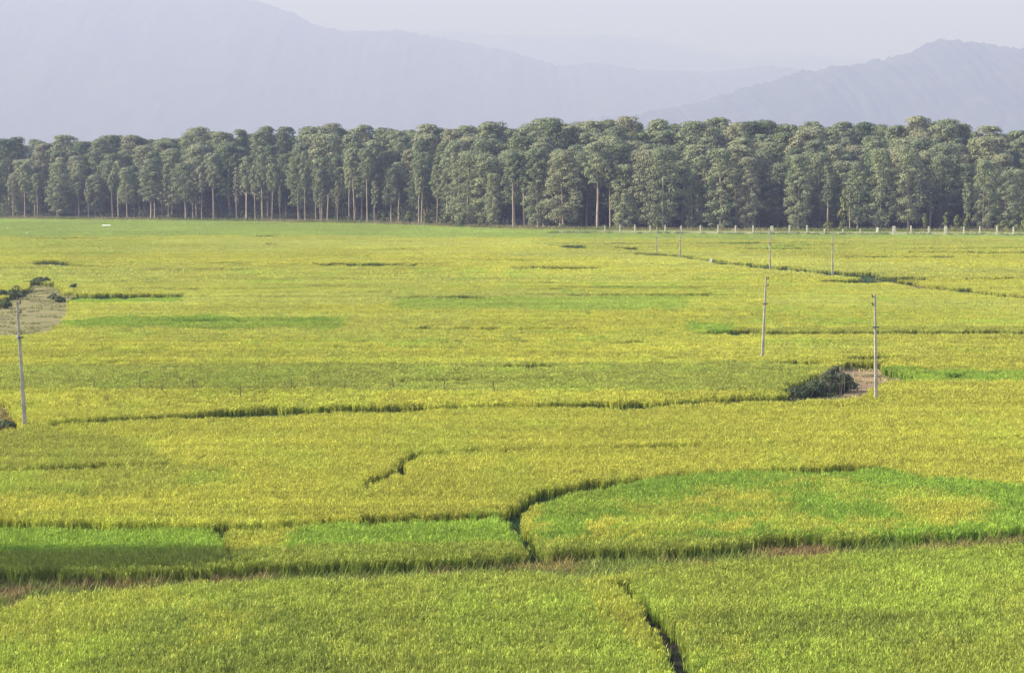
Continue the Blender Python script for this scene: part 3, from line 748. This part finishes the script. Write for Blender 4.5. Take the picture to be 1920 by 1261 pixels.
for r, (off, low) in enumerate(ROWS):
    px = -20 + r * 13 % 40
    while px < 1945:
        ey = float(edge_y(np.array(P(px, 425)[0])))
        yy = ey + off + R.uniform(-6, 6); xx = (px - CX) / F * yy
        z = float(ground_z(xx, yy))
        jit = R.uniform(-12, 26) if r < 4 else R.choice([-3, 0, 2, 4, 8, 14])
        if any(a <= px <= b for a, b in ((1430, 1475), (725, 765))) and r < 2: jit += 20
        h = h_for(xx, yy, z, float(sky_row(px)) + low + jit)
        kind = ('tall' if R.random() < .5 else 'full') if r >= 3 else ('broad' if R.random() < (.5 if px > 850 else .15) else 'full' if R.random() < .6 else 'tall')
        where = 'left' if px < 640 else 'middle' if px < 1280 else 'right'
        lab = ('tree of the back row, its round crown forming the skyline in the %s third' if r == 4 else
               'tree inside the wood, only its crown showing between others, %s third') % where
        plant_tree(xx, yy, z, h, kind, R.randrange(9), R.uniform(0, 6.28), R.uniform(1.0, 1.6), lab,
                   ('back row trees on the skyline, %s third' if r == 4 else 'trees inside the wood, %s third') % where)
        nback += 1
        px += (47 if r < 2 else 46) + R.uniform(-19, 19)
assert nfront + nback <= 300, (nfront, nback)
# the depth of the wood behind the counted rows: one mass
VV = []; FF = []; o_ = 0
for r in range(6):
    px = -150
    while px < 2080:
        ey = float(edge_y(np.array(P(px, 425)[0])))
        yy = ey + 92 + r * 11 + R.uniform(-4, 4); xx = (px - CX) / F * yy; z = float(ground_z(xx, yy))
        h = h_for(xx, yy, z, float(sky_row(px)) + 9 + R.uniform(0, 14))
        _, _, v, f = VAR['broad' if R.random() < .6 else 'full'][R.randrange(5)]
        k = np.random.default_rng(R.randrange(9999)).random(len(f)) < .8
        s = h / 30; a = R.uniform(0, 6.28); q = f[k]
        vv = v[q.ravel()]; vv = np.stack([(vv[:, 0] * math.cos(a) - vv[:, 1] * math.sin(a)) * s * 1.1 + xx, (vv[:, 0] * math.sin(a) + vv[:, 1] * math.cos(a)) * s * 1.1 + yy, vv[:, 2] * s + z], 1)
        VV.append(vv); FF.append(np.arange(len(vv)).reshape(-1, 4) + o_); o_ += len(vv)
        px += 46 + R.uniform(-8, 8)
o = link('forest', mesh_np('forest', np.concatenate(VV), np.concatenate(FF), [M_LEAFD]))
tag(o, 'dark depth of the wood behind the counted trees', 'forest', kind='stuff')
# undergrowth along and inside the wood
def undergrowth():
    rng = np.random.default_rng(5)
    n = 2800
    pxs = rng.uniform(-80, 2000, n); off = rng.uniform(1, 95, n)
    xb = np.array([P(p, 425)[0] for p in pxs]); yb = edge_y(xb) + off; xb = (pxs - CX) / F * yb
    zb = ground_z(xb, yb)
    s = rng.uniform(.7, 1.8, n) + np.clip(off - 12, 0, 40) * .07
    B = np.c_[xb, yb, zb + s * .5, s * 1.4, s * 1.4, s]
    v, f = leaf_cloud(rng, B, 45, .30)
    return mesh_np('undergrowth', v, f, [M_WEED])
tag(link('undergrowth', undergrowth()), 'low dark green undergrowth between the trunks of the wood', 'undergrowth', kind='stuff')

# shrubs and saplings in front of the wood
def make_shrub(seed, w_, h_, n=16, per=60, leaf=.26, mat=M_SHRUB, wisps=0, stemmat=M_WOOD, conic=False):
    rng = np.random.default_rng(seed)
    B = []
    for i in range(n):
        t = rng.uniform(0, 1); a = rng.uniform(0, 6.283); rr = w_ * .5 * rng.uniform(0, .8) * ((1 - t * .8) if conic else math.sqrt(max(.05, 1 - (t * .9) ** 2)))
        s = w_ * rng.uniform(.14, .26) * (1 - .3 * t)
        B.append((rr * math.cos(a), rr * math.sin(a), max(s * .6, t * (h_ - s * .5)), s, s, s * .9))
    B = np.array(B); v, f = leaf_cloud(rng, B, per, leaf)
    cme = mesh_np('foliage', v, f, [mat])
    mb = MB()
    for i in range(7):
        b = B[rng.integers(len(B))]
        mb.tube([(b[0] * .15, b[1] * .15, -.15), (b[0] * .6, b[1] * .6, b[2] * .5), tuple(b[:3])], [.05 * h_ ** .5, .035 * h_ ** .5, .012], 5)
    return cme, me_of(mb, 'stem', stemmat)
SH = [make_shrub(900 + i, 5.5, 4.5) for i in range(3)] + [make_shrub(950 + i, 4.5, 9, 20, conic=True) for i in range(2)]
SHR = [  # px, width scale, height (m), variant, label
 (768, 1.2, 7.5, 3, 'olive shrub at the wood edge left of the group of tall bare trunks'), (800, 1.0, 5.5, 0, 'low olive shrub under the tall bare trunks near the picture centre'),
 (838, 1.1, 6.0, 1, 'rounded pale green shrub right of the tall bare trunks'), (868, 1.1, 5.5, 2, 'pale shrub beside the rounded one at the wood edge, left of centre'),
 (905, 1.1, 5.0, 0, 'low shrub at the wood edge just left of the centre trunks'), (1580, 1.1, 15.5, 4, 'yellowish sapling standing tall behind the concrete fence'),
 (1553, .8, 5.5, 1, 'small bush left of the yellowish sapling behind the fence'), (1732, .8, 8.5, 3, 'narrow brownish bush behind the fence, left of the three bushes'),
 (1772, .8, 7.5, 4, 'pointed pale bush behind the fence, first of three'), (1792, .9, 6.5, 0, 'dark round bush behind the fence, middle of three'), (1812, .9, 7.0, 2, 'round bush behind the fence, last of three'),
 (1882, 1.2, 5.5, 1, 'low light green bush near the right edge behind the fence'), (1915, 1.2, 8.0, 2, 'tall light green bush at the right edge behind the fence'),
 (1230, .8, 4.0, 0, 'small bright bush behind the fence at its left part'), (1055, .8, 3.2, 1, 'low bush at the wood edge where the fence begins'), (655, .9, 3.4, 2, 'low bush under the pale trunks left of centre'), (720, .8, 4.5, 0, 'dark bush in the shaded opening of the wood'),
]
for px, ws, h, var, lab in SHR:
    row = float(np.interp(px, [p[0] for p in EDGE_PX], [p[1] for p in EDGE_PX]))
    xx, yy = P(px, row); yy -= 1.5
    e = empty('shrub', (xx, yy, float(ground_z(xx, yy))), R.uniform(0, 6))
    cme, sme = SH[var]; hh = 4.5 if var < 3 else 9.0
    for nm, me in (('foliage', cme), ('stem', sme)):
        c = link(nm, me, e); c.scale = (ws, ws, h / hh)
    tag(e, lab, 'bush', 'bushes along the wood edge')
# rough grass strip before the wood
def edge_grass():
    rng = np.random.default_rng(8)
    n = 3800
    pxs = rng.uniform(-60, 1990, n); x0 = np.array([P(p, 425)[0] for p in pxs]); y_ = edge_y(x0) + rng.uniform(-9, 6, n); x_ = (pxs - CX) / F * y_
    nz = fbm(x_ / 20, y_ / 6, 4)
    a = np.array((.17, .20, .055)); b = np.array((.30, .25, .13)); c = np.clip((nz - .4) * 4, 0, 1)[:, None]
    t = a * (1 - c) + b * c
    sc = np.c_[np.ones((n, 2)) * 1.3, rng.uniform(1.5, 3.6, n)]
    return np.c_[x_, y_, ground_z(x_, y_)], t, sc, rng.uniform(0, 6.28, n)
p_, t_, s_, r_ = edge_grass()
_r = np.random.default_rng(31); _px = _r.uniform(1030, 1960, 900); _xy = np.array([P(a, np.interp(a, [1130, 1920], [440, 444]) + b) for a, b in zip(_px, _r.uniform(.8, 3.2, 900))])
_ok = fbm(_px / 22, _px * 0, 61, 3) > .42; _xy = _xy[_ok]; _m = len(_xy)
p_ = np.r_[p_, np.c_[_xy, np.zeros(_m)]]; t_ = np.r_[t_, np.tile((.16, .21, .06), (_m, 1)) * _r.uniform(.6, 1.4, (_m, 1))]; s_ = np.r_[s_, np.c_[np.ones((_m, 2)), _r.uniform(1.0, 3.0, _m)]]; r_ = np.r_[r_, _r.uniform(0, 6.28, _m)]
scatter('rough_grass', p_, t_, s_, r_, G_FAR, 'tall rough grass strip along the foot of the wood', 'grass')

# ------------------------------------------------------------------ utility poles
def make_pole(x, y, h, lean_x, side, label, wbase=.36, far=False, extra=None):
    e = empty('utility_pole', (x, y, 0)); e.rotation_euler = (0, lean_x, .12)
    mb = MB(); a = wbase / 2
    # tapered rectangular shaft with a recessed web on two faces, in lifts
    mb.box(-a, a, -a * .8, a * .8, -.5, h, .50, .55)
    s = mb.build('shaft', M_CONC, e)
    bv = s.modifiers.new('bevel', 'BEVEL'); bv.width = .025; bv.segments = 2
    for k, zz in enumerate((h - .25, h - .95)):
        b = MB(); b.tube([(0, -.02, zz), (side * .27, -.02, zz)], [.035, .03], 6); b.box(side * .24 - .03, side * .24 + .03, -.05, .02, zz - .02, zz + .07)
        bk = b.build('bracket', M_IRON, e)
        i_ = MB(); i_.tube([(side * .245, -.02, zz + .04), (side * .245, -.02, zz + .09), (side * .245, -.02, zz + .11), (side * .245, -.02, zz + .17), (side * .245, -.02, zz + .20), (side * .245, -.02, zz + .27)], [.03, .085, .05, .09, .05, .04], 9)
        i_.build('insulator', M_PORC, bk, True)
    b = MB(); zc = h - 2.9
    b.box(-.24, .30, -.16, -.13, zc, zc + .09); b.box(-.24, .30, .13, .16, zc, zc + .09); b.box(-.24, -.21, -.129, .129, zc, zc + .09); b.box(.27, .30, -.129, .129, zc, zc + .09)
    b.build('clamp', M_IRON, e)
    if extra:
        zz, sd_, w_ = extra
        b = MB(); b.box(sd_ * .16 - .07, sd_ * .16 + .07, -.22, -.19, zz, zz + w_)
        b.build('plate', M_PLATE, e)
    tag(e, label, 'utility pole', 'concrete utility poles in the rice fields')
    return e
def pole_px(bx, by, tx, ty, side, label, **kw):
    x, y = P(bx, by + 4, 0)              # the foot stands among the rice, a little below the visible base
    h = h_for(x, y, 0, ty)
    px1, _ = proj(x, y, h)
    lean = math.atan(((tx - bx) / F * y) / h)
    return make_pole(x, y, h, lean, side, label, **kw)
CANB = 14
pole_px(48, 797 + 16, 37, 563, 1, 'concrete utility pole leaning left at the left edge of the fields', extra=(7.6, -1, .22), wbase=.32)
pole_px(1643, 747 + 13, 1637, 551, -1, 'tall pale concrete utility pole beside the dirt path at the right', extra=(2.7, -1, .18), wbase=.30)
pole_px(1429, 667 + 10, 1435, 519, 1, 'concrete utility pole in open rice left of the dirt path', wbase=.30)
pole_px(1561, 516, 1560, 431, -1, 'distant utility pole, nearest of the four on the diagonal ditch', wbase=.35)
pole_px(1444, 504, 1442, 431, 1, 'distant utility pole, second of the four on the diagonal ditch', wbase=.35)
pole_px(1275, 484, 1275, 429, -1, 'distant utility pole, third of the four on the diagonal ditch', wbase=.35)
pole_px(1231, 475, 1231, 424, 1, 'most distant utility pole at the far end of the diagonal ditch', wbase=.35)

# ------------------------------------------------------------------ concrete fence before the wood
FX = [1134, 1162, 1190, 1219, 1247, 1277, 1313, 1346, 1379, 1412, 1447, 1480, 1513, 1546, 1580, 1613, 1676, 1708, 1741, 1773, 1807, 1837, 1869, 1900, 1932]
fe = empty('concrete_fence', (*P(1500, 443), 0)); ox, oy = P(1500, 443)
tag(fe, 'long low fence of pale concrete posts on a low wall before the wood', 'fence')
for i, px in enumerate(FX):
    row = np.interp(px, [1130, 1920], [440, 444])
    x, y = P(px, row + 1)
    wd = .95 if px in (1447, 1676, 1773) else .42
    hh = 3.4 + (i * 37 % 5 - 2) * .07 if px not in (1546, 1580, 1613) else 2.3
    mb = MB(); mb.box(x - ox - wd / 2, x - ox + wd / 2, y - oy - .2, y - oy + .2, -.2, hh); mb.box(x - ox - wd / 2 - .05, x - ox + wd / 2 + .05, y - oy - .25, y - oy + .25, hh + .001, hh + .12, .6, .6)
    mb.build('post', M_POST, fe)
mb = MB()
last = None
for px in [1040, 1130, 1300, 1500, 1700, 1950]:
    x, y = P(px, np.interp(px, [1130, 1920], [440, 444]) + 1)
    x -= ox; y -= oy
    if last:
        b = len(mb.v); x0, y0 = last
        for (ax, ay) in ((x0, y0), (x, y)):
            for dy, z in ((-.1, -.2), (-.1, 1.40), (.12, 1.40), (.12, -.2)): mb.v.append((ax, ay + dy + .04, z))
        mb.f += [(b, b + 4, b + 5, b + 1), (b + 1, b + 5, b + 6, b + 2), (b + 2, b + 6, b + 7, b + 3)]
    last = (x, y)
mb.build('low_wall', M_WALL, fe)

# thin wooden stakes along the olive strip
SX = [(177, 725), (262, 726), (362, 726), (450, 742), (547, 727), (646, 727), (737, 727), (832, 729), (926, 732)]
for i, (px, row) in enumerate(SX):
    x, y = P(px, row + 18)
    mb = MB(); mb.tube([(0, 0, -.2), (.03, 0, .8), (.05 if i % 2 else -.04, 0, 1.65)], [.055, .05, .035], 6)
    o = mb.build('wooden_stake', M_WOOD); o.location = (x, y, 0)
    where = ['nearest the left pole', 'second from left pole', 'third from left pole', 'nearer, in yellow rice', 'fifth from left pole', 'sixth from left pole', 'seventh from left pole', 'eighth from left pole', 'farthest from left pole'][i]
    tag(o, 'thin dark wooden stake along the olive rice strip, ' + where, 'stake', 'stakes along the olive rice strip')

# ------------------------------------------------------------------ thicket by the dirt path
TH = [(1497, 742, 3.4, 1.1, 'dark weedy bush at the left end of the thicket by the dirt path'), (1527, 738, 3.0, 1.4, 'dark weedy bush left of the middle of the thicket by the dirt path'),
      (1552, 732, 3.0, 1.8, 'dark grey-green bush in the middle of the thicket'), (1578, 728, 2.8, 1.7, 'dark green bush at the right end of the thicket casting shade on the path'), (1562, 722, 2.2, 2.1, 'tallest dark bush at the back of the thicket')]
for i, (px, row, w_, h_, lab) in enumerate(TH):
    x, y = P(px, row + 6)
    cme, sme = make_shrub(700 + i, w_, h_, 26, 110, .085, M_THICK)
    e = empty('thicket_bush', (x, y, 0)); link('foliage', cme, e); link('stem', sme, e)
    # upright wispy seed stalks
    rng = np.random.default_rng(i); n = 60
    base = np.c_[rng.normal(0, w_ * .33, (n, 2)), np.zeros(n)]
    v, f = strip_batch(base, rng.uniform(0, 6.28, n), rng.uniform(.02, .2, n), h_ * rng.uniform(.7, 1.3, n), np.full(n, .018), rng.uniform(0, .1, n), rng)
    link('seed_stalks', mesh_np('seed_stalks', v, f, [M_WISP if i in (2, 4) else M_THICK]), e)
    tag(e, lab, 'bush', 'bushes of the thicket by the dirt path')
# pale dry reeds beside the thicket
rng = np.random.default_rng(77); n = 130
x, y = P(1580, 722)
base = np.c_[rng.normal(0, .7, (n, 2)), np.zeros(n)]
v, f = strip_batch(base, rng.uniform(0, 6.28, n), rng.uniform(.05, .25, n), rng.uniform(1.0, 2.1, n), np.full(n, .025), rng.uniform(0, .1, n), rng)
o = link('reed_clump', mesh_np('reed_clump', v, f, [M_WISP]), None, (x, y, 0)); tag(o, 'pale pinkish dry reeds at the back right of the thicket', 'reeds')
# bushes round the left clearing
for i, (px, row, w_, h_, lab) in enumerate([(30, 560, 4.5, 2.0, 'dark bush at the upper left rim of the dirt clearing'), (8, 562, 4.5, 1.5, 'dark bush at the left edge of the picture above the clearing'), (12, 578, 3.2, 1.5, 'small dark bush at the left edge inside the clearing'),
        (75, 535, 5.0, 1.4, 'low green bush at the back of the dirt clearing'), (138, 548, 2.8, 1.4, 'small dark bush right of the dirt clearing'), (100, 561, 2.2, .9, 'small dark tuft upper of two in the clearing'), (112, 567, 2.4, 1.0, 'small dark tuft lower of two in the clearing'),
        (6, 806, 2.6, .5, 'low dark bush at the left edge beside the leaning pole')]):
    x, y = P(px, row)
    cme, sme = make_shrub(800 + i, w_, h_, 14, 90, .13, M_WEED)
    e = empty('shrub', (x, y, 0)); link('foliage', cme, e); link('stem', sme, e)
    tag(e, lab, 'bush', 'bushes round the dirt clearing')

# the tree outside the frame whose shadow falls on the left strip
sx, sy = P(215, 1048, .9)
H_T = 17.0
L = 1 / math.tan(SUN_ELEV)
tx, ty = sx + SUN_H.x * L * 9.0 - 5.2, sy + SUN_H.y * L * 9.0
v, f, B = make_crown(4242, 16.0, 2.5, 6.0, 'full')
e = empty('broadleaf_tree', (tx, ty, 0))
link('crown', mesh_np('crown', v, f, [M_LEAFD]), e); link('trunk', me_of(make_trunk(3, 16.0, 3, 6, B, 'full'), 'trunk', M_BARK), e)
tag(e, 'broad tree left of the view whose shadow falls on the green strip', 'tree')

# ------------------------------------------------------------------ small things
def egret(x, y, rz, lab):
    e = empty('white_bird', (x, y, .75), rz)
    b = MB(); b.ball((0, 0, .38), (.26, .13, .14), 8, 6); b.tube([(.2, 0, .44), (.28, 0, .58), (.24, 0, .72), (.31, 0, .84)], [.05, .035, .03, .04], 6)
    b.build('body', M_WHITE, e, True)
    b = MB(); b.tube([(.33, 0, .84), (.46, 0, .81)], [.018, .004], 5); b.build('bill', M_IRON, e)
    for s in (-1, 1):
        b = MB(); b.tube([(0, s * .05, .28), (.02, s * .05, .1), (0, s * .05, -.35)], [.015, .013, .012], 5); b.build('leg', M_IRON, e)
    tag(e, lab, 'bird', 'white birds in the far green field')
x, y = P(50, 438.5, .9); egret(x, y, .5, 'white bird in the far green field at the left, nearer of two')
x, y = P(14, 429, .9); egret(x, y, 2.5, 'white bird at the left edge of the far field, farther of two')
x, y = P(200, 428, 0)
mb = MB(); mb.box(-1.7, 1.7, -.5, .5, .95, 1.35, .92, .6); o = mb.build('white_sheet', M_WHITE); o.location = (x, y, 0)
bv = o.modifiers.new('bevel', 'BEVEL'); bv.width = .08
tag(o, 'long low white sheeted heap before the wood at the left', 'heap')
x, y = P(1333, 494, 0)
mb = MB(); mb.box(-.3, .3, -.2, .2, -.1, 1.0, .8, .8); mb.box(-.2, .2, -.13, .13, 1.001, 1.1, .6, .6); o = mb.build('marker_stone', M_WHITE); o.location = (x, y, 0)
tag(o, 'small white marker stone on the diagonal ditch', 'marker stone')
x, y = P(1644, 440, 0)
mb = MB(); mb.box(-.32, .32, -.2, .2, -.2, 2.4, .9, .9); mb.box(-.2, .2, -.13, .13, 2.401, 2.6, .5, .5); o = mb.build('white_pillar', M_WHITE); o.location = (x, y - 1, 0)
tag(o, 'bright white pillar standing before the fence in its gap', 'pillar')
x, y = P(298, 1087, 0)
mb = MB(); mb.ball((0, 0, .10), (.16, .12, .12), 9, 6); o = mb.build('stone', M_WHITE, None, True); o.location = (x, y, .05); tag(o, 'small whitish stone on the brown bank track', 'stone')

# ------------------------------------------------------------------ haze: one closed box round everything below the sky
def haze_box():
    m, n, out = new_mat('hazy_air')
    pv = N(n, 'ShaderNodeVolumePrincipled')
    pv.inputs['Color'].default_value = (*HAZE_COLOR, 1); pv.inputs['Density'].default_value = HAZE_DENSITY; pv.inputs['Absorption Color'].default_value = (.36, .36, .36, 1); pv.inputs['Anisotropy'].default_value = 0.0
    n.links.new(pv.outputs[0], out.inputs['Volume'])
    mb = MB(); mb.box(-21000, 21000, -1600, 30000, -3, 2200)
    o = mb.build('haze', m); o['kind'] = 'stuff'; o['label'] = 'pale bluish haze filling the air over the fields and hills'; o['category'] = 'haze'
haze_box()
